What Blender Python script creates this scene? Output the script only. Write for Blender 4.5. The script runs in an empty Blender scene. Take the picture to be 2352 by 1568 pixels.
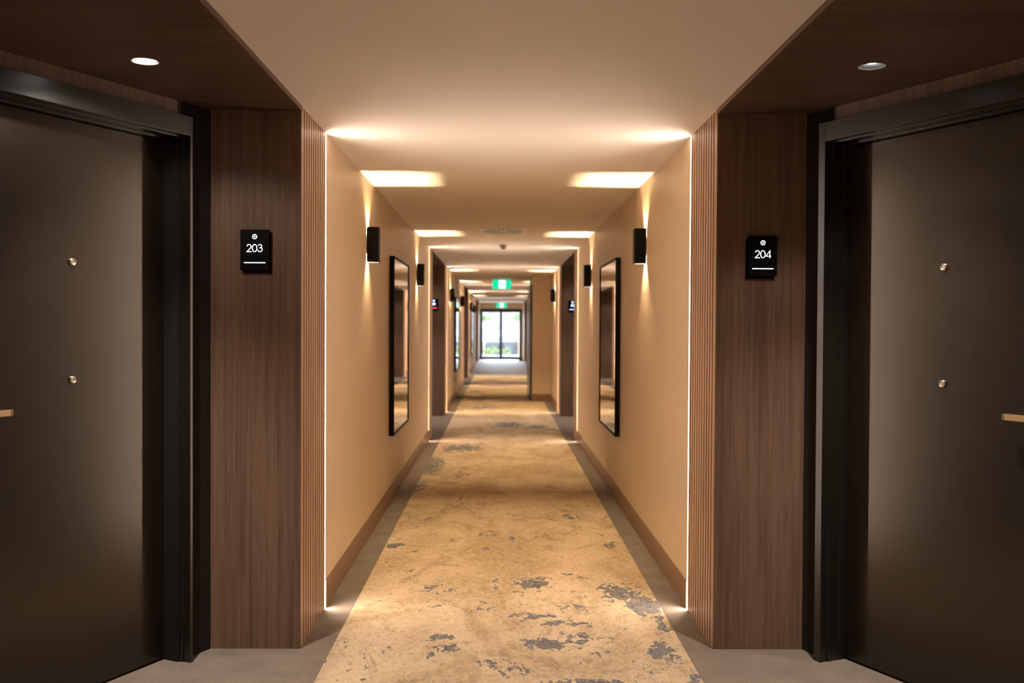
import bpy, bmesh, math, random
from mathutils import Vector, Matrix, noise
random.seed(7)
S = bpy.context.scene
COL = S.collection
PI = math.pi
# ------------------------------------------------------------------ dimensions (metres); corridor axis is +Y
HW = .915            # half width of the corridor
H = 2.389            # plaster ceiling
SZ = 2.369           # timber soffit over the door alcoves
PX = 1.31            # outer end of the timber pier faces
ANG = math.radians(26)

# ------------------------------------------------------------------ materials
def newmat(name):
    m = bpy.data.materials.new(name); m.use_nodes = True
    nt = m.node_tree; b = nt.nodes['Principled BSDF']
    return m, nt, b
def L(nt, a, b): nt.links.new(a, b)
def col(c): return (c[0], c[1], c[2], 1)
def plain(name, c, rough=.5, metal=0, spec=.5, bump=0, bscale=200, var=0, vscale=3):
    m, nt, b = newmat(name)
    b.inputs['Base Color'].default_value = col(c)
    b.inputs['Roughness'].default_value = rough
    b.inputs['Metallic'].default_value = metal
    b.inputs['Specular IOR Level'].default_value = spec
    g = nt.nodes.new('ShaderNodeNewGeometry')
    n = nt.nodes.new('ShaderNodeTexNoise'); n.inputs['Scale'].default_value = vscale
    n.inputs['Detail'].default_value = 4
    L(nt, g.outputs['Position'], n.inputs['Vector'])
    if var:
        r = nt.nodes.new('ShaderNodeValToRGB')
        r.color_ramp.elements[0].position = .3; r.color_ramp.elements[1].position = .7
        r.color_ramp.elements[0].color = col([x*(1-var) for x in c])
        r.color_ramp.elements[1].color = col([min(1, x*(1+var)) for x in c])
        L(nt, n.outputs['Fac'], r.inputs['Fac']); L(nt, r.outputs['Color'], b.inputs['Base Color'])
    if bump:
        n2 = nt.nodes.new('ShaderNodeTexNoise'); n2.inputs['Scale'].default_value = bscale
        L(nt, g.outputs['Position'], n2.inputs['Vector'])
        bp = nt.nodes.new('ShaderNodeBump'); bp.inputs['Strength'].default_value = bump
        bp.inputs['Distance'].default_value = .002
        L(nt, n2.outputs['Fac'], bp.inputs['Height']); L(nt, bp.outputs['Normal'], b.inputs['Normal'])
    return m
def emit(name, c, s):
    m = bpy.data.materials.new(name); m.use_nodes = True
    nt = m.node_tree; nt.nodes.clear()
    e = nt.nodes.new('ShaderNodeEmission'); e.inputs[0].default_value = col(c); e.inputs[1].default_value = s
    o = nt.nodes.new('ShaderNodeOutputMaterial'); L(nt, e.outputs[0], o.inputs[0])
    return m
def wood(name, dark, light, scale=1.0, rough=.42, grain=(60, 60, 1.3)):
    m, nt, b = newmat(name)
    g = nt.nodes.new('ShaderNodeNewGeometry')
    mp = nt.nodes.new('ShaderNodeMapping'); mp.inputs['Scale'].default_value = [x*scale for x in grain]
    L(nt, g.outputs['Position'], mp.inputs['Vector'])
    n = nt.nodes.new('ShaderNodeTexNoise'); n.inputs['Scale'].default_value = 1.0
    n.inputs['Detail'].default_value = 6; n.inputs['Roughness'].default_value = .6; n.inputs['Distortion'].default_value = .6
    L(nt, mp.outputs[0], n.inputs['Vector'])
    mp2 = nt.nodes.new('ShaderNodeMapping'); mp2.inputs['Scale'].default_value = (6, 6, 1.1) if grain[2] < 5 else (1.1, 6, 6)
    L(nt, g.outputs['Position'], mp2.inputs['Vector'])
    n2 = nt.nodes.new('ShaderNodeTexNoise'); n2.inputs['Scale'].default_value = 1.0; n2.inputs['Detail'].default_value = 3
    L(nt, mp2.outputs[0], n2.inputs['Vector'])
    mp3 = nt.nodes.new('ShaderNodeMapping'); mp3.inputs['Scale'].default_value = [x*7 for x in grain]
    L(nt, g.outputs['Position'], mp3.inputs['Vector'])
    n3 = nt.nodes.new('ShaderNodeTexNoise'); n3.inputs['Scale'].default_value = 1.0; n3.inputs['Detail'].default_value = 2
    L(nt, mp3.outputs[0], n3.inputs['Vector'])
    ad = nt.nodes.new('ShaderNodeMath'); ad.operation = 'MULTIPLY_ADD'
    L(nt, n2.outputs['Fac'], ad.inputs[0]); ad.inputs[1].default_value = .42
    L(nt, n.outputs['Fac'], ad.inputs[2])
    ad2 = nt.nodes.new('ShaderNodeMath'); ad2.operation = 'MULTIPLY_ADD'
    L(nt, n3.outputs['Fac'], ad2.inputs[0]); ad2.inputs[1].default_value = .28
    L(nt, ad.outputs[0], ad2.inputs[2])
    r = nt.nodes.new('ShaderNodeValToRGB')
    r.color_ramp.elements[0].position = .66; r.color_ramp.elements[1].position = 1.04
    r.color_ramp.elements[0].color = col(dark); r.color_ramp.elements[1].color = col(light)
    L(nt, ad2.outputs[0], r.inputs['Fac']); L(nt, r.outputs['Color'], b.inputs['Base Color'])
    b.inputs['Roughness'].default_value = rough
    b.inputs['Specular IOR Level'].default_value = .35
    return m

M = {}
M['plaster'] = plain('ceiling paint', (.86, .80, .735), .75, bump=.06, bscale=260)
M['wall'] = plain('gold beige wallcovering', (.62, .47, .31), .42, spec=.4, bump=.10, bscale=420, var=.03, vscale=9)
M['skirt'] = plain('brown skirting', (.235, .125, .068), .34, spec=.45)
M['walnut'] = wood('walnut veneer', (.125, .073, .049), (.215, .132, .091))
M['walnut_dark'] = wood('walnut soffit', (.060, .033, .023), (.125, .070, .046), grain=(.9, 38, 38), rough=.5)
M['slat'] = wood('lit walnut slat', (.34, .20, .125), (.55, .34, .22))  # slats are a lighter wood than the piers
M['edge'] = plain('soffit edge', (.16, .10, .07), .6)
M['black_gap'] = plain('black gap felt', (.008, .006, .005), .9, spec=.1)
M['black'] = plain('black powder coat', (.004, .0038, .0042), .5, spec=.12)
M['frame'] = plain('dark bronze frame paint', (.015, .0125, .010), .31, spec=.6)
M['leaf'] = plain('dark brown door laminate', (.013, .0095, .007), .255, spec=.58, bump=.05, bscale=700)
M['leaf'].node_tree.nodes['Principled BSDF'].inputs['Specular Tint'].default_value = (1, .86, .72, 1)
M['brass'] = plain('brushed brass', (.86, .64, .36), .34, metal=1)
M['chrome'] = plain('polished nickel', (.90, .83, .72), .25, metal=1)
M['dark'] = plain('dark infill', (.02, .017, .016), .6, spec=.2)
M['white'] = plain('white plastic', (.72, .70, .68), .4)
M['vent'] = plain('white vent metal', (.90, .93, 1.0), .4)
M['ventdark'] = plain('vent throat', (.22, .19, .17), .8)
M['beige_plastic'] = plain('beige plastic', (.45, .36, .26), .4)
M['mirror'] = plain('silvered glass', (.90, .88, .85), .015, metal=1)
M['steel'] = plain('dark grey door frame', (.035, .042, .050), .35, spec=.5)
M['door_leaf'] = plain('dark grey metal leaf', (.05, .052, .055), .25, spec=.6)
M['reflector'] = plain('matt silver reflector', (.55, .53, .50), .35, metal=.6)
M['cone_grey'] = plain('matt grey reflector cone', (.10, .10, .098), .7)
M['channel'] = plain('white channel', (.36, .33, .28), .6)
M['box_in'] = plain('sconce inner', (.16, .13, .10), .7)
M['concrete'] = plain('pale paving', (.12, .12, .12), .85, var=.2, vscale=1.2)
M['stone'] = plain('pale boulders', (.042, .042, .045), .9, var=.7, vscale=2.5)
M['leafgreen'] = plain('garden leaves', (.075, .115, .035), .7, var=.5, vscale=8)
M['led'] = emit('warm led diffuser', (1, .815, .66), 39)
M['sconce_e'] = emit('sconce led chip', (1, .76, .46), 6300)
M['down_e'] = emit('downlight led', (1, .95, .90), 5)
M['digit'] = emit('white backlit digits', (.80, .90, 1), 1.0)
M['digit_far'] = emit('blue white backlit digits', (.42, .60, 1), 2.2)
M['red'] = emit('red indicator light', (1, .08, .12), 2.0)
M['exit_green'] = emit('exit sign green', (.01, .78, .40), .40)
M['exit_white'] = emit('exit sign white', (.80, .95, 1), .75)
# thin architectural glass
m = bpy.data.materials.new('clear door glass'); m.use_nodes = True; nt = m.node_tree; nt.nodes.clear()
tr = nt.nodes.new('ShaderNodeBsdfTransparent'); gl = nt.nodes.new('ShaderNodeBsdfGlossy'); gl.inputs['Roughness'].default_value = .02
fr = nt.nodes.new('ShaderNodeFresnel'); fr.inputs[0].default_value = 1.45
mx = nt.nodes.new('ShaderNodeMixShader'); o = nt.nodes.new('ShaderNodeOutputMaterial')
L(nt, fr.outputs[0], mx.inputs[0]); L(nt, tr.outputs[0], mx.inputs[1]); L(nt, gl.outputs[0], mx.inputs[2]); L(nt, mx.outputs[0], o.inputs[0])
M['glass'] = m

# carpets ------------------------------------------------------------
def carpet_plain():
    m, nt, b = newmat('grey brown border carpet')
    g = nt.nodes.new('ShaderNodeNewGeometry')
    n = nt.nodes.new('ShaderNodeTexNoise'); n.inputs['Scale'].default_value = 260; n.inputs['Detail'].default_value = 2
    L(nt, g.outputs['Position'], n.inputs['Vector'])
    n2 = nt.nodes.new('ShaderNodeTexNoise'); n2.inputs['Scale'].default_value = 7; n2.inputs['Detail'].default_value = 4
    L(nt, g.outputs['Position'], n2.inputs['Vector'])
    ma = nt.nodes.new('ShaderNodeMath'); ma.operation = 'MULTIPLY_ADD'; L(nt, n2.outputs['Fac'], ma.inputs[0]); ma.inputs[1].default_value = .22
    L(nt, n.outputs['Fac'], ma.inputs[2])
    r = nt.nodes.new('ShaderNodeValToRGB')
    r.color_ramp.elements[0].position = .43; r.color_ramp.elements[1].position = .80
    r.color_ramp.elements[0].color = (.12, .096, .073, 1); r.color_ramp.elements[1].color = (.34, .285, .235, 1)
    L(nt, ma.outputs[0], r.inputs['Fac']); L(nt, r.outputs['Color'], b.inputs['Base Color'])
    b.inputs['Roughness'].default_value = .95; b.inputs['Specular IOR Level'].default_value = .1
    bp = nt.nodes.new('ShaderNodeBump'); bp.inputs['Strength'].default_value = .6; bp.inputs['Distance'].default_value = .003
    L(nt, n.outputs['Fac'], bp.inputs['Height']); L(nt, bp.outputs['Normal'], b.inputs['Normal'])
    return m
def carpet_runner():
    m, nt, b = newmat('marbled tan carpet')
    N = nt.nodes.new
    g = N('ShaderNodeNewGeometry')
    mp = N('ShaderNodeMapping'); mp.inputs['Scale'].default_value = (1.0, .62, 1)
    L(nt, g.outputs['Position'], mp.inputs['Vector'])
    def noi(sc, det=4, dist=0, rough=.55, vec=None):
        n = N('ShaderNodeTexNoise'); n.inputs['Scale'].default_value = sc; n.inputs['Detail'].default_value = det
        n.inputs['Distortion'].default_value = dist; n.inputs['Roughness'].default_value = rough
        L(nt, (vec or mp.outputs[0]), n.inputs['Vector']); return n.outputs['Fac']
    def mix(fac, a, c):
        x = N('ShaderNodeMix'); x.data_type = 'RGBA'
        if isinstance(fac, float): x.inputs[0].default_value = fac
        else: L(nt, fac, x.inputs[0])
        if isinstance(a, tuple): x.inputs[6].default_value = a
        else: L(nt, a, x.inputs[6])
        if isinstance(c, tuple): x.inputs[7].default_value = c
        else: L(nt, c, x.inputs[7])
        return x.outputs[2]
    def mr(v, a, c):
        x = N('ShaderNodeMapRange'); x.interpolation_type = 'SMOOTHSTEP'
        L(nt, v, x.inputs[0]); x.inputs[1].default_value = a; x.inputs[2].default_value = c; return x.outputs[0]
    def math_(op, a, c):
        x = N('ShaderNodeMath'); x.operation = op
        for i, v in ((0, a), (1, c)):
            if isinstance(v, (int, float)): x.inputs[i].default_value = v
            else: L(nt, v, x.inputs[i])
        return x.outputs[0]
    big = noi(1.5, 5, 1.4)
    c1 = mix(mr(big, .38, .62), (.53, .39, .235, 1), (.74, .575, .385, 1))
    wisp = noi(2.6, 7, 2.6, .62)
    c2 = mix(math_('MULTIPLY', mr(wisp, .52, .66), .55), c1, (.32, .215, .125, 1))
    pale = noi(3.4, 6, 1.8, .6)
    c3 = mix(math_('MULTIPLY', mr(pale, .55, .70), .55), c2, (.80, .63, .42, 1))
    fleck = noi(38, 5, .8, .7)
    c3 = mix(math_('MULTIPLY', mr(fleck, .50, .62), .35), c3, (.86, .69, .47, 1))
    c3 = mix(math_('MULTIPLY', mr(fleck, .48, .38), .40), c3, (.36, .25, .145, 1))
    at = N('ShaderNodeAttribute'); at.attribute_name = 'blotch'
    fine = noi(20, 6, 1.0, .66)
    t = math_('ADD', at.outputs['Fac'], math_('MULTIPLY', math_('SUBTRACT', fine, .5), 2.3))
    halo = mr(t, .28, .45)
    c4 = mix(math_('MULTIPLY', halo, .45), c3, (.82, .64, .42, 1))
    mask = mr(t, .46, .52)
    streak = noi(26, 4, 2.2, .6)
    bl = mix(mr(streak, .40, .60), (.105, .112, .128, 1), (.245, .235, .23, 1))
    c5 = mix(math_('MULTIPLY', mask, .92), c4, bl)
    pile = noi(300, 3, 0, .6, g.outputs['Position'])
    c6 = N('ShaderNodeMix'); c6.data_type = 'RGBA'; c6.blend_type = 'MULTIPLY'; c6.inputs[0].default_value = .5
    L(nt, c5, c6.inputs[6])
    rr = N('ShaderNodeValToRGB'); rr.color_ramp.elements[0].position = .32; rr.color_ramp.elements[1].position = .66
    rr.color_ramp.elements[0].color = (.58, .58, .58, 1); rr.color_ramp.elements[1].color = (1, 1, 1, 1)
    L(nt, pile, rr.inputs[0]); L(nt, rr.outputs[0], c6.inputs[7])
    L(nt, c6.outputs[2], b.inputs['Base Color'])
    b.inputs['Roughness'].default_value = .95; b.inputs['Specular IOR Level'].default_value = .1
    bp = N('ShaderNodeBump'); bp.inputs['Strength'].default_value = .5; bp.inputs['Distance'].default_value = .003
    L(nt, pile, bp.inputs['Height']); L(nt, bp.outputs['Normal'], b.inputs['Normal'])
    return m
M['carpet'] = carpet_plain(); M['runner'] = carpet_runner()

# ------------------------------------------------------------------ mesh helpers
class MB:
    def __init__(s): s.bm = bmesh.new()
    def box(s, x0, x1, y0, y1, z0, z1):
        if x0 > x1: x0, x1 = x1, x0
        if y0 > y1: y0, y1 = y1, y0
        v = [s.bm.verts.new(p) for p in ((x0,y0,z0),(x1,y0,z0),(x1,y1,z0),(x0,y1,z0),(x0,y0,z1),(x1,y0,z1),(x1,y1,z1),(x0,y1,z1))]
        for f in ((3,2,1,0),(4,5,6,7),(0,1,5,4),(1,2,6,5),(2,3,7,6),(3,0,4,7)): s.bm.faces.new([v[i] for i in f])
        return s
    def prism(s, pts, z0, z1):
        a = [s.bm.verts.new((x, y, z0)) for x, y in pts]; b = [s.bm.verts.new((x, y, z1)) for x, y in pts]
        n = len(pts)
        s.bm.faces.new(a); s.bm.faces.new(b)
        for i in range(n): s.bm.faces.new((a[i], a[(i+1) % n], b[(i+1) % n], b[i]))
        return s
    def lathe(s, prof, seg=32, mat=Matrix.Identity(4), close=False):
        # profile of (radius, height) about local Z
        rings = []
        for r, z in prof:
            rings.append([s.bm.verts.new(mat @ Vector((max(r, 1e-5)*math.cos(2*PI*i/seg), max(r, 1e-5)*math.sin(2*PI*i/seg), z))) for i in range(seg)])
        rr = rings + ([rings[0]] if close else [])
        for A, B in zip(rr, rr[1:]):
            for i in range(seg): s.bm.faces.new((A[i], A[(i+1) % seg], B[(i+1) % seg], B[i]))
        return s
    def quad(s, *p):
        s.bm.faces.new([s.bm.verts.new(q) for q in p]); return s
    def stroke(s, pts, w, y0, y1, closed=False):
        # flat ribbon in the XZ plane, from depth y0 to y1, round ended
        P = [Vector((a, 0, b)) for a, b in pts]; n = len(P)
        def tube(poly):
            a = [s.bm.verts.new((p.x, y0, p.z)) for p in poly]; b = [s.bm.verts.new((p.x, y1, p.z)) for p in poly]
            k = len(poly); s.bm.faces.new(a); s.bm.faces.new(b)
            for i in range(k): s.bm.faces.new((a[i], a[(i+1) % k], b[(i+1) % k], b[i]))
        L_, R_ = [], []
        for i, p in enumerate(P):
            if closed: d = P[(i+1) % n] - P[i-1]
            else: d = P[min(i+1, n-1)] - P[max(i-1, 0)]
            d.normalize(); q = Vector((-d.z, 0, d.x))
            L_.append(p+q*w/2); R_.append(p-q*w/2)
        m = n if closed else n-1
        for i in range(m):
            j = (i+1) % n; tube([L_[i], L_[j], R_[j], R_[i]])
        return s
    def build(s, name, m, parent=None, loc=None, bevel=0, smooth=False):
        bmesh.ops.remove_doubles(s.bm, verts=s.bm.verts, dist=1e-6)
        bmesh.ops.recalc_face_normals(s.bm, faces=s.bm.faces)
        me = bpy.data.meshes.new(name); s.bm.to_mesh(me); s.bm.free()
        o = bpy.data.objects.new(name, me); COL.objects.link(o)
        me.materials.append(M[m] if isinstance(m, str) else m)
        if parent: o.parent = parent
        if loc: o.location = loc
        if smooth:
            for p in me.polygons: p.use_smooth = True
        if bevel:
            b = o.modifiers.new('bevel', 'BEVEL'); b.width = bevel; b.segments = 2; b.limit_method = 'ANGLE'
        return o
def structure(o):
    o['kind'] = 'structure'; return o
def tag(o, label, cat, group=None):
    o['label'] = label; o['category'] = cat
    if group: o['group'] = group
    return o
def empty(name, loc, rz=0):
    o = bpy.data.objects.new(name, None); COL.objects.link(o); o.location = loc; o.rotation_euler = (0, 0, rz)
    o.empty_display_size = .1
    return o
def copy_tree(o, parent=None):
    c = o.copy(); COL.objects.link(c)
    if parent: c.parent = parent
    for ch in list(o.children): copy_tree(ch, c)
    return c

# ------------------------------------------------------------------ layout along the corridor
# alcove = (y of near slats' start, y of near pier, y of far pier, y of far slats' end)
ALC = [(.93, 1.54, 4.358, 4.960), (12.180, 12.77, 15.60, 16.190), (23.36, 23.95, 26.98, 27.57), (34.95, 35.54, 39.30, 39.90)]
Y_BACK, Y_END = -1.6, 42.0
LEDW = .025          # width of the light channel

# floor, ceiling, unseen shell added to keep sky light out ------------------------------------------------
structure(MB().box(-2.5, 2.5, Y_BACK-.2, Y_END+.2, -.12, 0).build('floor', 'carpet'))
structure(MB().box(-2.5, 2.5, Y_BACK-.2, Y_END+.2, 2.52, 2.62).build('ceiling_roof_slab', 'dark')).name = 'ceiling'  # unseen slab added above everything to block sky light
structure(MB().box(-HW, HW, Y_BACK-.1, Y_END+.1, H, H+.13).build('ceiling', 'plaster'))
structure(MB().box(-2.6, -2.45, Y_BACK-.2, Y_END+.2, -.12, 2.62).build('wall_left', 'dark'))  # unseen outer shell behind the alcoves, blocks sky light
structure(MB().box(2.45, 2.6, Y_BACK-.2, Y_END+.2, -.12, 2.62).build('wall_right', 'dark'))  # same unseen light-blocking shell on the other side
structure(MB().box(-2.45, 2.45, Y_BACK-.15, Y_BACK, 0, 2.52).build('wall_back', 'wall'))  # added wall, closes the unseen corridor behind the viewer

M['far_floor'] = plain('smooth grey floor', (.24, .235, .24), .55, spec=.15)
structure(MB().box(-HW, HW, 28.3, Y_END, 0, .004).build('floor', 'far_floor'))

# runner with a coarse attribute that says where the blue-grey blotches of its pattern lie
BL = [(.30,3.80,.22,.13,1),(.14,4.42,.09,.09,.85),(.0,4.12,.11,.10,.6),(-.28,4.34,.06,.06,.8),(-.34,4.51,.07,.06,.7),(-.50,4.30,.06,.05,.4),
      (.68,4.36,.045,.11,.8),(.71,4.18,.04,.10,.75),(.60,4.07,.06,.04,.55),(.77,3.92,.05,.11,.8),(.76,4.66,.05,.09,.75),(.60,5.28,.10,.16,.8),(.68,5.02,.10,.16,.9),(.74,4.83,.05,.08,.7),
      (.06,4.86,.07,.03,.6),(.15,4.80,.09,.035,.75),(.27,4.72,.10,.035,.8),(-.10,4.93,.08,.03,.5),
      (.13,5.45,.09,.14,.8),(-.07,5.45,.03,.14,.7),(-.38,5.35,.12,.12,.5),(-.35,5.02,.08,.07,.5),(-.12,5.05,.05,.05,.5),(-.53,5.7,.06,.12,.45),(-.50,5.55,.05,.08,.5),(-.08,5.0,.05,.04,.5),
      (-.73,6.40,.07,.11,.75),(-.60,6.20,.04,.1,.5),(.05,6.58,.07,.13,.5),(.25,6.55,.07,.2,.4),(.69,6.42,.08,.13,.6),(.66,6.72,.06,.12,.4),(-.10,6.75,.06,.16,.45),
      (.49,7.35,.06,.25,.5),(.42,7.6,.05,.15,.35),(-.60,7.3,.08,.25,.4),(-.25,7.4,.1,.3,.3),(.30,4.45,.1,.12,.5),(.45,4.5,.06,.08,.45),(.38,4.25,.06,.06,.5),(.35,5.62,.07,.05,.5),(.45,5.55,.08,.05,.4),(.36,5.0,.05,.06,.5),
      (-.38,8.1,.10,.22,.45),(-.76,8.7,.08,.5,.55),(-.42,9.4,.08,.3,.5),(-.75,10.1,.14,.7,.8),(-.48,11.5,.24,.35,.75),(-.2,10.6,.1,.3,.35),
      (.08,14.2,.22,.4,.8),(.5,13.9,.14,.22,.75),(.68,13.6,.1,.15,.7),(-.1,13.9,.12,.15,.55),(-.05,13.1,.1,.15,.35),
      (-.3,17.2,.35,.5,.55),(-.5,19.2,.25,.6,.6),(.2,18.8,.4,.5,.5),(.1,20.0,.5,.4,.45),(-.6,21.3,.2,.5,.55),(.2,24.2,.25,.4,.5)]
def runner():
    bm = bmesh.new(); nx, ny = 44, 700
    x0, x1, y0, y1 = -.775, .785, Y_BACK+.01, 28.3
    lay = bm.verts.layers.float.new('blotch')
    rows = []
    for j in range(ny+1):
        # denser rows near the viewer
        y = y0 + (y1-y0)*(j/ny)**1.35
        row = []
        for i in range(nx+1):
            x = x0+(x1-x0)*i/nx
            w = noise.noise_vector(Vector((x*5, y*3.5, 2)))*.05
            px, py = x+w.x, y+w.y*1.3
            v = .165+.10*noise.noise(Vector((x*1.3, y*.6, 9)))
            for bx, by, rx, ry, s in BL:
                if abs(py-by) > 3*ry: continue
                q = ((px-bx)/rx)**2+((py-by)/ry)**2
                v = max(v, s*math.exp(-q*.55))
            vv = bm.verts.new((x, y, .0045)); vv[lay] = v
            row.append(vv)
        rows.append(row)
    for a, b in zip(rows, rows[1:]):
        for i in range(nx): bm.faces.new((a[i], a[i+1], b[i+1], b[i]))
    # thin tufted edge
    r = [(rows[0][0], rows[-1][0], -1), (rows[0][-1], rows[-1][-1], 1)]
    for a, b, s in r:
        p = [a.co.copy(), b.co.copy()]
        q = [bm.verts.new((p[0].x, p[0].y, 0)), bm.verts.new((p[1].x, p[1].y, 0)), bm.verts.new(p[1]), bm.verts.new(p[0])]
        bm.faces.new(q)
    me = bpy.data.meshes.new('carpet_runner'); bm.to_mesh(me); bm.free(); me.materials.append(M['runner'])
    o = bpy.data.objects.new('carpet_runner', me); COL.objects.link(o)
    return o
tag(runner(), 'long tan marbled carpet runner with blue-grey blotches down the corridor floor', 'carpet')

# painted walls --------------------------------------------------------
def painted(side, y0, y1, base=True):
    x = side*HW; nm = 'left' if side < 0 else 'right'
    structure(MB().box(x, side*1.1, y0, y1, 0, H+.08).build('wall_'+nm, 'wall'))
    if base:
        sk = MB(); sk.prism([(x, y0), (x-side*.003, y0+.0005), (x-side*.003, y1-.0005), (x, y1)], 0, .142)
        structure(sk.build('baseboard_'+nm, 'skirt'))
for side in (-1, 1):
    painted(side, Y_BACK, ALC[0][0]-LEDW)
    painted(side, ALC[0][3]+LEDW, ALC[1][0]-LEDW)
    if side < 0: painted(side, ALC[1][3]+LEDW, ALC[2][0]-LEDW)
    else:
        painted(side, ALC[1][3]+LEDW, 18.62)
        painted(side, 20.62, ALC[2][0]-LEDW)
    painted(side, ALC[2][3]+LEDW, ALC[3][0]-LEDW)
    painted(side, ALC[3][3]+LEDW, Y_END)
# projecting block on the right with a brown skirting on its face
structure(MB().box(.566, 1.1, 18.62, 20.62, 0, H+.08).build('wall_right', 'wall'))
structure(MB().box(.566, HW-.003, 18.606, 18.62, 0, .142).build('baseboard_right', 'skirt'))

# end wall, glass door, threshold -------------------------------------
XL, XR, ZT = -.905, .880, 2.135
structure(MB().box(-2.45, XL, Y_END, Y_END+.2, 0, 2.52).build('wall_end', 'wall'))
structure(MB().box(XR, 2.45, Y_END, Y_END+.2, 0, 2.52).build('wall_end', 'wall'))
structure(MB().box(XL, XR, Y_END, Y_END+.2, ZT, 2.52).build('wall_end', 'wall'))
d = structure(empty('door_3', (0, Y_END+.08, 0)))
f = MB(); f.box(XL, XL+.05, -.05, .05, 0, ZT); f.box(XR-.05, XR, -.05, .05, 0, ZT); f.box(XL, XR, -.05, .05, ZT-.09, ZT); f.box(XL, XR, -.05, .05, 0, .03)
f.build('door_frame', 'steel', d)
mid = (XL+XR)/2
for a, b in ((XL+.05, mid), (mid, XR-.05)):
    g = MB(); w = .055
    g.box(a, a+w, -.02, .02, .03, ZT-.09); g.box(b-w, b, -.02, .02, .03, ZT-.09)
    g.box(a+w, b-w, -.02, .02, ZT-.15, ZT-.09); g.box(a+w, b-w, -.02, .02, .03, .11)
    lf = g.build('door_leaf', 'steel', d)
    MB().box(a+w, b-w, -.004, .004, .11, ZT-.15).build('glass_pane', 'glass', lf)
    hx = b-.03 if a < mid-.5 else a+.03
    hb = MB(); hb.box(hx-.012, hx+.012, -.075, -.055, .85, 1.25); hb.box(hx-.01, hx+.01, -.06, -.02, .87, .89); hb.box(hx-.01, hx+.01, -.06, -.02, 1.21, 1.23)
    hb.build('pull_handle', 'steel', lf, bevel=.004)

# alcoves ---------------------------------------------------------------
def slatted(side, ya, yb):
    """slatted lining of a pier, from ya to yb on the corridor face"""
    nm = 'left' if side < 0 else 'right'
    e = structure(empty('trim_'+('1' if side < 0 else '2'), (side*HW, ya, 0)))
    b = MB(); b.box(side*.016, side*.030, 0, yb-ya, 0, H+.02); b.build('backing', 'black_gap', e)
    s = MB()
    n = 11; pitch = .055; start = .060 if yb-ya > .5 else .04
    L0 = yb-ya
    ys = [0, start]
    edges = []
    y = 0; edges.append((0, start-.007))
    for k in range(9): edges.append((start+.007+pitch*k, start-.007+pitch*(k+1)))
    edges.append((start+.007+pitch*9, L0))
    return e, s, edges
def make_slats(side, ya, yb, flip):
    e, s, edges = slatted(side, ya, yb); g = MB()
    L0 = yb-ya
    for a, b in edges:
        if flip: a, b = L0-b, L0-a
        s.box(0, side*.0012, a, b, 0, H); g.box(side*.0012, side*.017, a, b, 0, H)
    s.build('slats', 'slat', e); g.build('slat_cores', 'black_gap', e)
    # solid core and timber end board
    c = MB(); c.box(side*.030, side*.16, .004, L0-.004, 0, H+.02); c.build('core', 'dark', e)
def pier(side, y, depth, facing):
    """flat walnut face of a pier, looking along the corridor; facing -1 = towards the viewer"""
    x0, x1 = side*(HW+.0005), side*PX
    y0, y1 = (y, y+depth) if facing < 0 else (y-depth, y)
    s = MB()
    s.box(side*(HW+.016), x1, y0, y1, 0, SZ)
    o = structure(s.build('wall_'+('left' if side < 0 else 'right'), 'walnut'))
    return o
def led(side, y0, lipmat='slat'):
    """recessed vertical strip light between y0 and y0+LEDW"""
    nm = 'left' if side < 0 else 'right'
    e = empty('led_strip_light', (side*HW, y0+LEDW/2, 0))
    ch = MB(); h = LEDW/2; D = .0095
    ch.box(side*D, side*(D+.01), -h, h, 0, H); ch.build('channel', 'channel', e)
    df = MB(); df.box(side*(D-.003), side*(D), -h+.001, h-.001, .004, H-.004); df.build('diffuser', 'led', e)
    lip = MB(); lip.box(.0006*side, side*D, -h, -h+.0015, 0, H); lip.box(.0006*side, side*D, h-.0015, h, 0, H)
    lip.build('channel_lip', lipmat, e)
    return e
def alcove_side(side, A, doors=True):
    nm = 'left' if side < 0 else 'right'
    ys0, y0, y1, ys1 = A
    make_slats(side, y1+.012, ys1, False)
    make_slats(side, ys0, y0-.012, True)
    pier(side, y1, .045, -1); pier(side, y0, .045, 1)
    # end boards that close the slats towards the alcove
    structure(MB().box(side*HW, side*(HW+.0155), y1, y1+.0115, 0, SZ).build('trim_3', 'walnut'))
    structure(MB().box(side*HW, side*(HW+.0155), y0-.0115, y0, 0, SZ).build('trim_3', 'walnut'))
    # angled infill, wall at the back of the alcove
    sa, ca = math.sin(ANG), math.cos(ANG)
    def P(s, t, near=False):
        x = side*(PX+s*sa-t*ca)
        y = (y0+s*ca+t*sa) if near else (y1-s*ca-t*sa)
        return (x, y)
    SL = 1.42
    # near side diagonal, timber
    w = MB(); w.prism([P(0,0,True), P(SL,0,True), P(SL,-.1,True), P(0,-.1,True)], 0, SZ)
    structure(w.build('wall_'+nm, 'walnut'))
    a, b = P(SL, 0, True), P(SL, 0)
    w = MB(); w.box(a[0], a[0]+side*.1, a[1], b[1], 0, SZ); structure(w.build('wall_'+nm, 'walnut'))
    # far side: dark infill beside the frame, lintel above, timber beyond
    s0, s1 = door_s[side]
    w = MB(); w.prism([P(0.001,0), P(s0+.03,0), P(s0+.03,-.1), P(.001,-.1)], 0, SZ); structure(w.build('wall_'+nm, 'dark'))
    w = MB(); w.prism([P(s0+.03,0), P(s1-.02,0), P(s1-.02,-.1), P(s0+.03,-.1)], 2.285, SZ); structure(w.build('wall_'+nm, 'walnut'))
    w = MB(); w.prism([P(s1-.02,0), P(SL,0), P(SL,-.1), P(s1-.02,-.1)], 0, SZ); structure(w.build('wall_'+nm, 'walnut'))
    w = MB(); w.prism([P(s0,-.13), P(s1,-.13), P(s1,-.16), P(s0,-.16)], 0, SZ); structure(w.build('wall_'+nm, 'dark'))
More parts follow.
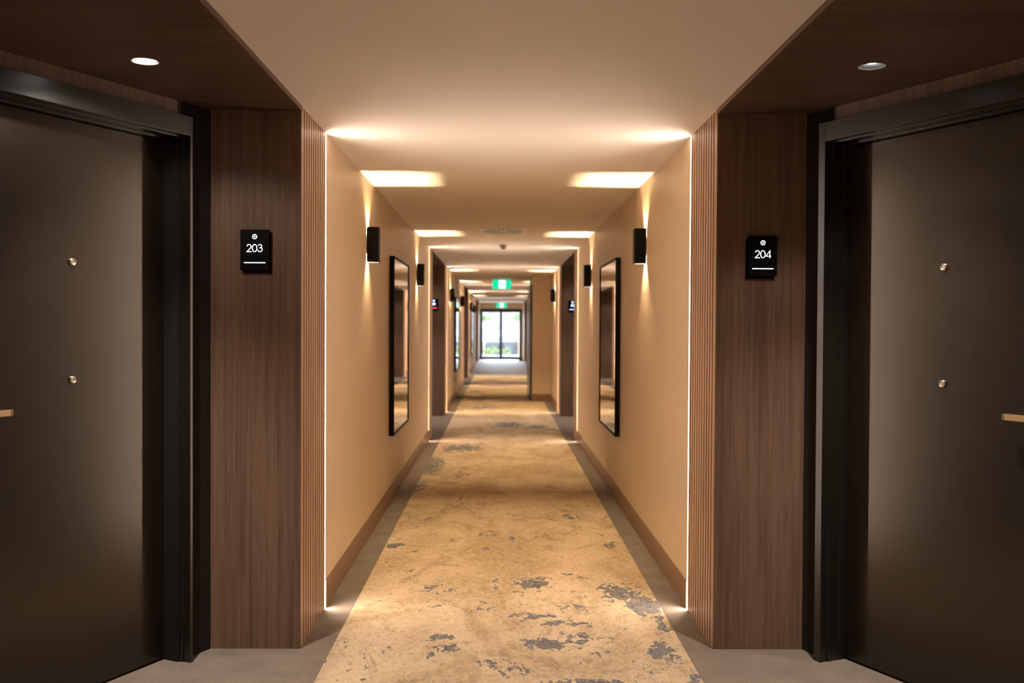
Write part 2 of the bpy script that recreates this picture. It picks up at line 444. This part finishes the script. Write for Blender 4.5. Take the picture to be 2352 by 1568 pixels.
def soffit(side, A, hole_xy, r=.045):
    bm = bmesh.new()
    x0, x1 = side*(HW-.0), side*2.45; y0, y1 = A[1], A[2]
    def loop(z, circ):
        o = [bm.verts.new((x, y, z)) for x, y in ((x0, y0), (x1, y0), (x1, y1), (x0, y1))]
        c = [bm.verts.new((hole_xy[0]+r*math.cos(2*PI*i/32), hole_xy[1]+r*math.sin(2*PI*i/32), z)) for i in range(32)] if circ else []
        return o, c
    o, c = loop(SZ, True)
    es = [bm.edges.new((o[i], o[(i+1) % 4])) for i in range(4)]+[bm.edges.new((c[i], c[(i+1) % 32])) for i in range(32)]
    bmesh.ops.triangle_fill(bm, use_beauty=True, edges=es)
    o2 = [bm.verts.new((v.co.x, v.co.y, 2.52)) for v in o]
    for i in range(4): bm.faces.new((o[i], o[(i+1) % 4], o2[(i+1) % 4], o2[i]))
    bm.faces.new(o2)
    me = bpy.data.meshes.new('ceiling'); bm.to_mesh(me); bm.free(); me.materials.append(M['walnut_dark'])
    ob = bpy.data.objects.new('ceiling', me); COL.objects.link(ob); structure(ob)
    structure(MB().box(side*(HW-.004), side*HW, y0, y1, SZ-.001, H).build('trim_4', 'edge'))
def downlight(x, y, drop, label, power=1.0, group=None, cone='white', lr=.0385, spill=148):
    e = empty('downlight', (x, y, SZ))
    r = .0445
    MB().lathe([(r, 0), (r+.0035, -.0012), (r+.0035, -.0002), (r, .0)], 40).build('trim_ring', 'reflector', e, smooth=True)
    MB().lathe([(r, 0), ((r+lr)/2+.001, drop*.5), (lr, drop), (r, drop+.002), (r+.001, .001)], 40).build('reflector_cone', cone, e, smooth=True)
    MB().lathe([(0, drop), (lr, drop), (lr, drop+.004), (0, drop+.004)], 40).build('lamp_lens', 'down_e', e)
    for nm, en, sz, bl in (('downlight_beam', 68, 86, 1.0), ('downlight_spill', 6.5, spill, .35)):
        l = bpy.data.lights.new(nm, 'SPOT'); l.energy = en*power; l.color = (1, .87, .76); l.shadow_soft_size = .03
        l.spot_size = math.radians(sz); l.spot_blend = bl
        lo = bpy.data.objects.new(nm, l); COL.objects.link(lo); lo.parent = e; lo.location = (0, 0, -.006)
    tag(e, label, 'downlight', group)
    return e

door_s = {-1: (.167, 1.26), 1: (.130, 1.30)}
def make_door(side, A, idx, handle=True):
    y1 = A[2]
    ang = math.radians(-116) if side < 0 else math.radians(116)
    e = structure(empty('door_%d' % idx, (side*PX, y1, 0), ang))
    k = 1 if side < 0 else -1      # local x runs along k*s
    s0, s1 = door_s[side]
    fi = .016 if side < 0 else .038
    a, b = s0+fi, s1-fi            # clear opening at the face
    ZH = 2.219; ZO = 2.30
    f = MB()
    def bx(x0, x1, t0, t1, z0, z1): f.box(k*x0, k*x1, t0, t1, z0, z1)
    bx(s0, a, -.03, .055, 0, ZO); bx(b, s1, -.03, .055, 0, ZO); bx(a, b, .0, .055, ZH, ZO)
    # stepped rebates behind the face
    bx(s0+.004, a+.006, -.10, .018, 0, ZH+.02); bx(b-.006, s1-.004, -.10, .018, 0, ZH+.02); bx(a, b, -.10, .018, ZH-.006, ZO-.02)
    bx(s0+.004, a+.010, -.12, -.042, 0, ZH+.02); bx(b-.010, s1-.004, -.12, -.042, 0, ZH+.02); bx(a, b, -.12, -.042, ZH-.012, ZO-.02)
    f.build('door_frame', 'frame', e, bevel=.0015)
    lf = MB(); lf.box(k*(a+.012), k*(b-.012), -.122, -.078, .010, ZH-.015)
    lf = lf.build('door_leaf', 'leaf', e, bevel=.0015)
    MB().box(k*(a+.012), k*(b-.012), -.118, -.080, 0.0, .010).build('threshold_seal', 'black_gap', e)  # black strip stands in for the shadow gap under the leaf
    rot = Matrix.Rotation(-PI/2, 4, 'X')   # local z -> +y
    for z in (1.666, 1.217):
        T = Matrix.Translation((k*.668, -.078, z)) @ rot
        v = MB().lathe([(0, 0), (.0145, 0), (.0148, .003), (.0135, .009), (.0118, .0105), (.0102, .0100), (.0092, .006), (.0085, .0035), (0, .0035)], 32, T).build('door_viewer', 'chrome', e, smooth=True)
        MB().lathe([(.0, .0036), (.0058, .0036), (.0058, .0072), (.0045, .0084), (0, .009)], 24, T).build('lens', 'chrome', v, smooth=True)
    # lever handle: rose, neck and a flat bar with a rounded end pointing to the hinges
    zc = 1.116
    T = Matrix.Translation((k*1.105, -.078, zc)) @ rot
    h = MB().lathe([(0, 0), (.027, 0), (.027, .006), (.024, .009), (.010, .010), (.0095, .045), (0, .045)], 32, T).build('lever_handle', 'brass', e, smooth=True)
    bar = MB(); yA, yB = -.078+.036, -.078+.058; xt, xb = .957, 1.118; rr = (yB-yA)/2
    pts = [(k*xb, yA), (k*(xt+.018), yA)]
    # curved return of the tip towards the leaf
    for i in range(9):
        q = PI*i/16; pts.append((k*(xt+.016-.016*math.sin(q)), yA+(yB-yA)*.5*(1-math.cos(q))+.0))
    pts += [(k*(xt+.02), yB), (k*xb, yB)]
    bar.prism(pts, zc-.0105, zc+.0105); bar.build('lever_bar', 'brass', h, bevel=.0012)
    # lock plate below the lever
    lp = MB(); lp.box(k*1.075, k*1.135, -.078, -.070, .93, 1.03); lp.build('lock_plate', 'black', e, bevel=.003)
    return e

for side in (-1, 1):
    for i, A in enumerate(ALC):
        alcove_side(side, A)
DL = {0: {-1: (-1.313, 3.565), 1: (1.291, 3.547)}, 1: {-1: (-1.31, 14.8), 1: (1.30, 14.8)}, 2: {-1: (-1.31, 26.1), 1: (1.30, 26.1)}, 3: {-1: (-1.31, 38.4), 1: (1.30, 38.4)}}
for i, A in enumerate(ALC):
    for side in (-1, 1):
        soffit(side, A, DL[i][side])
downlight(*DL[0][-1], .0035, 'round recessed downlight glowing white in timber soffit above door 203', 1.0)
downlight(*DL[0][1], .0160, 'round recessed downlight with grey reflector in timber soffit above door 204', .95, cone='cone_grey', lr=.028, spill=112)
for i in (1, 2, 3):
    for side in (-1, 1):
        nm = 'left' if side < 0 else 'right'
        wh = ('second', 'third', 'last')[i-1]
        downlight(*DL[i][side], .01, 'recessed downlight in the %s soffit of the %s door alcove' % (nm, wh), .75)
make_door(-1, ALC[0], 1); make_door(1, ALC[0], 2)
make_door(-1, ALC[1], 4); make_door(1, ALC[1], 5)
make_door(-1, ALC[2], 6); make_door(1, ALC[2], 7)
make_door(-1, ALC[3], 8); make_door(1, ALC[3], 9)

# strip lights -----------------------------------------------------------
place = [(0, 0, 'at the viewer end of the nearest %s alcove'), (0, 3, {-1: 'beside the slats right of sign 203', 1: 'beside the slats left of sign 204'}), (1, 0, 'just past the near %s mirror wall'),  # first pair is unseen, repeats the pattern, added to light the foreground
         (1, 3, 'at far end of second %s alcove'), (2, 0, 'at near end of third %s alcove'),
         (2, 3, 'at far end of third %s alcove'), (3, 0, 'at near end of last %s alcove'), (3, 3, 'nearest the garden door on the %s')]
for i, j, lab in place:
    for side in (-1, 1):
        y = ALC[i][j] if j == 3 else ALC[i][j]-LEDW
        e = led(side, y, 'channel' if i == 0 else 'slat')
        w = 'left' if side < 0 else 'right'
        tag(e, 'vertical warm strip light ' + (lab[side] if isinstance(lab, dict) else lab % w), 'strip light')

# wall sconces -------------------------------------------------------------
def make_sconce():
    e = empty('wall_sconce', (0, 0, 0))
    # local: wall at x=0, body towards +x, z=0 at the middle
    b = MB(); W, Dp, Hh, t = .045, .078, .1145, .003
    b.box(.004, .004+t, -W, W, -Hh+.056, Hh-.056); b.box(Dp-t, Dp, -W, W, -Hh, Hh)
    b.box(.001, Dp, -W, -W+t, -Hh, Hh); b.box(.001, Dp, W-t, W, -Hh, Hh)
    b.build('body', 'black', e)
    MB().box(0, .004, -.03, .03, -.09, .09).build('wall_bracket', 'black', e)
    for s in (1, -1):
        MB().box(.007, Dp-t, -W+t, W-t, s*(Hh-.056), s*(Hh-.050)).build('lamp_plate', 'box_in', e)
        MB().box(.009, .009+.016, -.008, .008, s*(Hh-.050), s*(Hh-.047)).build('led_chip', 'sconce_e', e)
    return e
sc0 = make_sconce(); first = True
SC = [(-1, 6.52, 'black box wall sconce on the left wall before the near mirror'),
      (1, 6.50, 'black box wall sconce on the right wall before the near mirror'),
      (-1, 10.36, 'black box wall sconce on the left wall just past the near mirror'),
      (1, 10.38, 'black box wall sconce on the right wall just past the near mirror'),
      (-1, 17.25, 'small black sconce on the far left wall before the second left mirror'),
      (1, 17.3, 'small black sconce on the short right wall before the projecting corner'),
      (-1, 21.69, 'small black sconce on the far left wall past the second left mirror'),
      (1, 21.69, 'black sconce on the far right wall just behind the projecting corner'),
      (-1, 28.15, 'tiny distant black sconce on left wall before the farthest left mirror'),
      (1, 28.15, 'tiny distant black sconce on right wall, second behind the projecting corner'),
      (-1, 31.88, 'tiny distant black sconce on left wall past the farthest left mirror'),
      (1, 31.88, 'tiny distant black sconce on the right wall nearest the garden door')]
for side, y, lab in SC:
    s = sc0 if first else copy_tree(sc0); first = False
    s.location = (side*HW, y, 1.957); s.rotation_euler = (0, 0, 0 if side < 0 else PI)
    tag(s, lab, 'wall lamp', 'up and down wall sconces along the corridor')

# mirrors --------------------------------------------------------------------
def make_mirror():
    e = empty('wall_mirror', (0, 0, 0)); hw, z0, z1 = .635, .553, 1.976
    f = MB(); t = .016
    f.box(0, .040, -hw, -hw+t, z0, z1); f.box(0, .040, hw-t, hw, z0, z1)
    f.box(0, .040, -hw+t, hw-t, z0, z0+t); f.box(0, .040, -hw+t, hw-t, z1-t, z1)
    f.build('frame', 'black', e, bevel=.0015)
    MB().box(.004, .034, -hw+t, hw-t, z0+t, z1-t).build('mirror_glass', 'mirror', e)
    return e
mi = make_mirror()
MR = [(-1, 8.45, 'large black-framed rectangular mirror on the left wall between the near sconces'),
      (1, 8.47, 'large black-framed rectangular mirror on the right wall between the near sconces'),
      (-1, 19.47, 'distant black-framed mirror on the left wall reflecting the garden door'),
      (-1, 30.0, 'farthest small black-framed mirror on the left wall')]
for k, (side, y, lab) in enumerate(MR):
    s = mi if k == 0 else copy_tree(mi)
    s.location = (side*HW, y, 0); s.rotation_euler = (0, 0, 0 if side < 0 else PI)
    tag(s, lab, 'mirror')

# room signs -------------------------------------------------------------------
def arc(cx, cz, rx, rz, a0, a1, n=18):
    return [(cx+rx*math.cos(math.radians(a0+(a1-a0)*i/n)), cz+rz*math.sin(math.radians(a0+(a1-a0)*i/n))) for i in range(n+1)]
def digit(mb, ch, x, y0, y1):
    """thin geometric numerals, x = centre, height .0345"""
    w = .0032; h = .0345/2
    if ch == '0': mb.stroke(arc(x, 0, .0100, h-w/2, 0, 360, 36)[:-1], w, y0, y1, closed=True)
    if ch == '2':
        r = .0090
        mb.stroke(arc(x, h-w/2-r, r, r, 172, -30, 20)+[(x-.0085, -h+w/2)], w, y0, y1)
        mb.stroke([(x-.0112, -h+w/2), (x+.0112, -h+w/2)], w, y0, y1)
    if ch == '3':
        r1 = .0072; r2 = .0092
        mb.stroke(arc(x-.001, h-w/2-r1, r1*1.05, r1, 165, -90, 18), w, y0, y1)
        mb.stroke(arc(x-.001, -h+w/2+r2, r2*1.02, r2, 90, -168, 22), w, y0, y1)
        mb.stroke([(x-.004, h-w/2-2*r1), (x+.0, h-w/2-2*r1)], w, y0, y1)
    if ch == '4':
        mb.stroke([(x+.0060, -h), (x+.0060, h)], w, y0, y1)
        mb.stroke([(x+.0062, h-.002), (x-.0105, -h+.0095)], w*.9, y0, y1)
        mb.stroke([(x-.0118, -h+.0085), (x+.0112, -h+.0085)], w, y0, y1)
def make_sign(x, y, z, side, num, label, lit='digit', bar='digit'):
    e = empty('room_number_sign', (x, y, z))
    cx = -side*.0105   # the back plate is shifted towards the corridor and down
    MB().box(-.061+cx*.9, .061+cx*.9, -.010, 0, -.088-.012, .088-.010).build('back_plate', 'black', e, bevel=.001)
    MB().box(-.0625, .0625, -.024, -.010, -.0885, .0885).build('front_plate', 'black', e, bevel=.001)
    y0, y1 = -.0252, -.0238
    if num:
        g = MB(); ox = 0
        for k, ch in enumerate(num):
            q = MB(); digit(q, ch, (-.0245, 0.0, .0245)[k], y0, y1)
            # move numerals to their line
            for v in q.bm.verts: v.co.z += .0075
            q.build('numeral', lit, e)
        r = MB(); r.stroke(arc(0, .0575, .0093, .0093, 0, 360, 36)[:-1], .0029, y0, y1, closed=True)
        r.stroke(arc(0, .0590, .0022, .0026, 0, 180, 8), .0012, y0, y1); r.stroke([(-.003, .0548), (.003, .0548)], .0012, y0, y1)
        r.stroke([(-.0022, .0590), (-.0022, .0552)], .0011, y0, y1); r.stroke([(.0022, .0590), (.0022, .0552)], .0011, y0, y1)
        r.build('ring_emblem', lit, e)
    else:
        r = MB(); r.stroke(arc(0, .0575, .010, .010, 0, 360, 36)[:-1], .005, y0, y1, closed=True); r.build('ring_emblem', lit, e)
        q = MB(); q.stroke(arc(-.012, .0075, .009, .012, 0, 360, 24)[:-1], .005, y0, y1, closed=True)
        q.stroke(arc(.012, .0075, .009, .012, 0, 360, 24)[:-1], .005, y0, y1, closed=True); q.build('lit_mark', lit, e)
    MB().box(-.0465, .0465, y0, y1, -.0580, -.0540).build('light_bar', bar, e)
    tag(e, label, 'room sign')
    return e
yp = ALC[0][2]
make_sign(-1.112, yp, 1.757, -1, '203', 'black room sign with glowing white 203 on the left walnut pier')
make_sign(1.114, yp, 1.744, 1, '204', 'black room sign with glowing white 204 on the right walnut pier')
yp = ALC[1][2]
make_sign(-1.085, yp, 1.757, -1, None, 'distant blurred black room sign with red bar in second left alcove', 'digit_far', 'red')
make_sign(1.098, yp, 1.744, 1, None, 'distant blurred black room sign with blue-white lights in second right alcove', 'digit_far', 'digit_far')

# ceiling fittings -----------------------------------------------------------------
def vent():
    e = empty('ceiling_vent', (-.012, 10.03, H))
    w, d = .238, .335
    f = MB(); t = .022
    f.box(-w, w, -d, -d+t, -.008, 0); f.box(-w, w, d-t, d, -.008, 0); f.box(-w, -w+t, -d+t, d-t, -.008, 0); f.box(w-t, w, -d+t, d-t, -.008, 0)
    f.build('rim', 'vent', e, bevel=.002)
    MB().box(-w+t, w-t, -d+t, d-t, -.006, -.001).build('face_plate', 'vent', e)
    b = MB(); n = 24
    for i in range(n):
        a0 = 2*PI*i/n; a1 = a0+.11; k = .55
        q = lambda r_, a, z=-.0066: (r_*math.cos(a)*.98, r_*math.sin(a)*1.38, z)
        b.quad(q(.055, a0), q(.205, a0+k*.35), q(.205, a1+k*.35), q(.055, a1))
    b.build('swirl_slot', 'ventdark', e)
    MB().lathe([(0, -.010), (.045, -.010), (.05, -.0065), (.05, -.002), (0, -.002)], 32).build('hub', 'vent', e, smooth=True)
    tag(e, 'square white swirl air vent in the corridor ceiling', 'air vent')
vent()
e = empty('smoke_detector', (-.008, 11.75, H))
MB().lathe([(0, -.045), (.028, -.045), (.036, -.040), (.038, -.018), (.044, -.012), (.046, 0), (0, 0)], 32).build('housing', 'beige_plastic', e, smooth=True)
MB().lathe([(.0, -.052), (.022, -.052), (.026, -.046), (0, -.044)], 24).build('sensor_cap', 'ventdark', e, smooth=True)
tag(e, 'small beige smoke detector on the ceiling past the air vent', 'smoke detector')

def exit_sign(x, y, z1, wd, ht, label):
    e = empty('exit_sign', (x, y, z1))
    MB().box(-wd/2, wd/2, -.012, .012, -ht, 0).build('housing', 'white', e, bevel=.003)
    zc = -ht/2
    MB().box(-wd/2+.004, wd/2-.004, -.015, -.012, -ht+.004, -.004).build('green_panel', 'exit_green', e)
    m = MB(); m.box(-.075+.012, .075-.0, -.017, -.0148, -ht+.016, -.012); m.build('white_doorway', 'exit_white', e)
    # running figure, one continuous outline of strokes on the white doorway
    r = MB(); Y0, Y1 = -.0185, -.0168; s = ht/.2
    r.stroke(arc(-.005, zc+.060*s, .008, .008, 0, 360, 16)[:-1], .008, Y0, Y1, closed=True)
    r.stroke([(-.004, zc+.042*s), (.006, zc+.004*s)], .024, Y0, Y1)
    r.stroke([(.004, zc+.004*s), (-.014, zc-.020*s), (-.004, zc-.052*s)], .013, Y0, Y1)
    r.stroke([(.006, zc+.004*s), (.026, zc-.018*s), (.048, zc-.022*s)], .013, Y0, Y1)
    r.stroke([(-.006, zc+.036*s), (-.028, zc+.018*s), (-.024, zc-.004*s)], .009, Y0, Y1)
    r.stroke([(-.002, zc+.036*s), (.022, zc+.026*s), (.038, zc+.036*s)], .009, Y0, Y1)
    r.build('running_figure', 'exit_green', e)
    for k in (-1, 1): MB().box(k*(wd/2-.02)-.004, k*(wd/2-.02)+.004, -.004, .004, 0, H-z1).build('hanger', 'white', e)
    tag(e, label, 'exit sign')
exit_sign(-.012, 20.4, 2.372, .385, .195, 'nearer green and white exit sign hanging from the corridor ceiling')
exit_sign(.008, 41.2, 2.372, .44, .21, 'farther green and white exit sign in front of the glass garden door')

# dark door leaf folded flat against the projecting block ---------------------------
e = empty('fire_door_leaf', (.566, 18.62, 0))
MB().box(-.046, -.004, .02, 1.96, .010, 2.20).build('leaf', 'door_leaf', e, bevel=.002)
MB().box(-.052, -.046, .55, .85, .8, 1.9).build('glazing_panel', 'leaf', e)
MB().box(-.075, -.046, .12, .34, 2.06, 2.13).build('door_closer', 'white', e, bevel=.004)  # small white block near the top of the leaf
h = MB(); h.box(-.085, -.072, 1.72, 1.86, .99, 1.01); h.box(-.075, -.045, 1.84, 1.86, .99, 1.01); h.build('lever_handle', 'chrome', e, bevel=.002)
tag(e, 'dark grey fire door leaf folded against the projecting right wall block', 'door')

e = empty('floor_door_stop', (.80, 39.75, 0))
MB().box(-.10, .10, -.06, .06, 0, .055).build('base', 'black', e, bevel=.008)
MB().lathe([(0, .05), (.045, .05), (.045, .11), (.038, .12), (0, .12)], 24).build('buffer', 'black', e, smooth=True)
tag(e, 'low black door stop on the floor near the garden door', 'door stop')

e = empty('power_outlet', (-HW, 19.15, .39))
MB().box(0, .008, -.058, .058, -.036, .036).build('plate', 'dark', e, bevel=.002)
for k in (-1, 1): MB().box(.008, .012, k*.028-.012, k*.028+.012, .008, .026).build('switch', 'dark', e, bevel=.001)
tag(e, 'small dark power outlet low on left wall under the distant mirror', 'power outlet')

# garden outside the glass door --------------------------------------------------------
structure(MB().box(-9, 9, Y_END+.2, 66, -.15, -.02).build('ground', 'concrete'))
rw = MB(); rw.box(-8, 8, 49, 49.5, -.02, .62)
tag(rw.build('retaining_wall', 'stone', bevel=.02), 'pale low retaining wall in the garden beyond the glass door', 'wall')
bank = bmesh.new()
gr = [[bank.verts.new((-9+18*i/28, 49.6+12*j/20, .5+2.9*(j/20)**.8+.28*noise.noise(Vector((i*.5, j*.5, 3))))) for i in range(29)] for j in range(21)]
for a, b in zip(gr, gr[1:]):
    for i in range(28): bank.faces.new((a[i], a[i+1], b[i+1], b[i]))
me = bpy.data.meshes.new('garden_bank'); bank.to_mesh(me); bank.free(); me.materials.append(M['stone'])
o = bpy.data.objects.new('garden_bank', me); COL.objects.link(o)
tag(o, 'pale rocky garden bank rising beyond the glass door', 'bank')
def shrub(x, y, z, r, label, sz=1.0, lift=0):
    e = empty('garden_shrub', (x, y, z))
    bm = bmesh.new(); rnd = random.Random(int(x*100+y*7))
    for k in range(150):
        u = Vector((rnd.gauss(0, 1), rnd.gauss(0, 1), abs(rnd.gauss(0, 1))*.9)).normalized()
        c = u*r*(.55+.5*rnd.random()); c.z *= sz; c.z += r*.35+lift
        n = Vector((rnd.gauss(0, 1), rnd.gauss(0, 1), rnd.gauss(0, 1))).normalized(); t = n.orthogonal().normalized(); b2 = n.cross(t)
        a, b_ = r*.22, r*.10
        vs = [bm.verts.new(c+p) for p in (-t*a, -b2*b_, t*a, b2*b_)]
        bm.faces.new(vs)
    me = bpy.data.meshes.new('foliage'); bm.to_mesh(me); bm.free(); me.materials.append(M['leafgreen'])
    o = bpy.data.objects.new('foliage', me); COL.objects.link(o); o.parent = e
    MB().lathe([(.03, 0), (.02, r*.8+lift), (0, r*.9+lift)], 8).build('stem', 'skirt', e)
    tag(e, label, 'shrub', 'shrubs in the garden beyond the glass door')
shrub(-.62, 47.2, -.02, .26, 'low pale green shrub at the left in the garden, seen through the left glass leaf')
shrub(-.38, 48.3, -.02, .33, 'rounded shrub near the mullion, seen through the left glass leaf')
shrub(.18, 47.4, -.02, .30, 'rounded shrub just right of the mullion, seen through the right glass leaf')
shrub(-.82, 47.9, -.02, .36, 'slender small tree with leafy crown at the top left of the left glass leaf', 1.0, 1.55)
shrub(.86, 48.1, -.02, .34, 'slender small tree with leafy crown at the top right of the right glass leaf', 1.0, 1.6)

# ------------------------------------------------------------------ world, camera, view
w = bpy.data.worlds.new('overcast sky'); S.world = w; w.use_nodes = True
bg = w.node_tree.nodes['Background']; bg.inputs[0].default_value = (.74, .86, 1, 1); bg.inputs[1].default_value = 8.5

f, yaw, pit, roll, cx, cz = 2270.228, .01185, -.01624, .00531, -.03762, 1.43305
F = Vector((math.sin(yaw)*math.cos(pit), math.cos(yaw)*math.cos(pit), math.sin(pit)))
R0 = Vector((math.cos(yaw), -math.sin(yaw), 0)); U0 = R0.cross(F)
R1 = R0*math.cos(roll)+U0*math.sin(roll); U1 = -R0*math.sin(roll)+U0*math.cos(roll)
cam = bpy.data.cameras.new('camera'); co = bpy.data.objects.new('camera', cam); COL.objects.link(co)
mw = Matrix((R1, U1, -F)).transposed().to_4x4(); mw.translation = Vector((cx, 0, cz)); co.matrix_world = mw
cam.sensor_width = 36; cam.lens = f/2352*36; cam.clip_start = .05; cam.clip_end = 200
cam.dof.use_dof = True; cam.dof.focus_distance = 4.5; cam.dof.aperture_fstop = 2.6
S.camera = co
S.view_settings.view_transform = 'Standard'; S.view_settings.look = 'None'; S.view_settings.gamma = 1
S.view_settings.use_curve_mapping = False; S.view_settings.exposure = 1.45
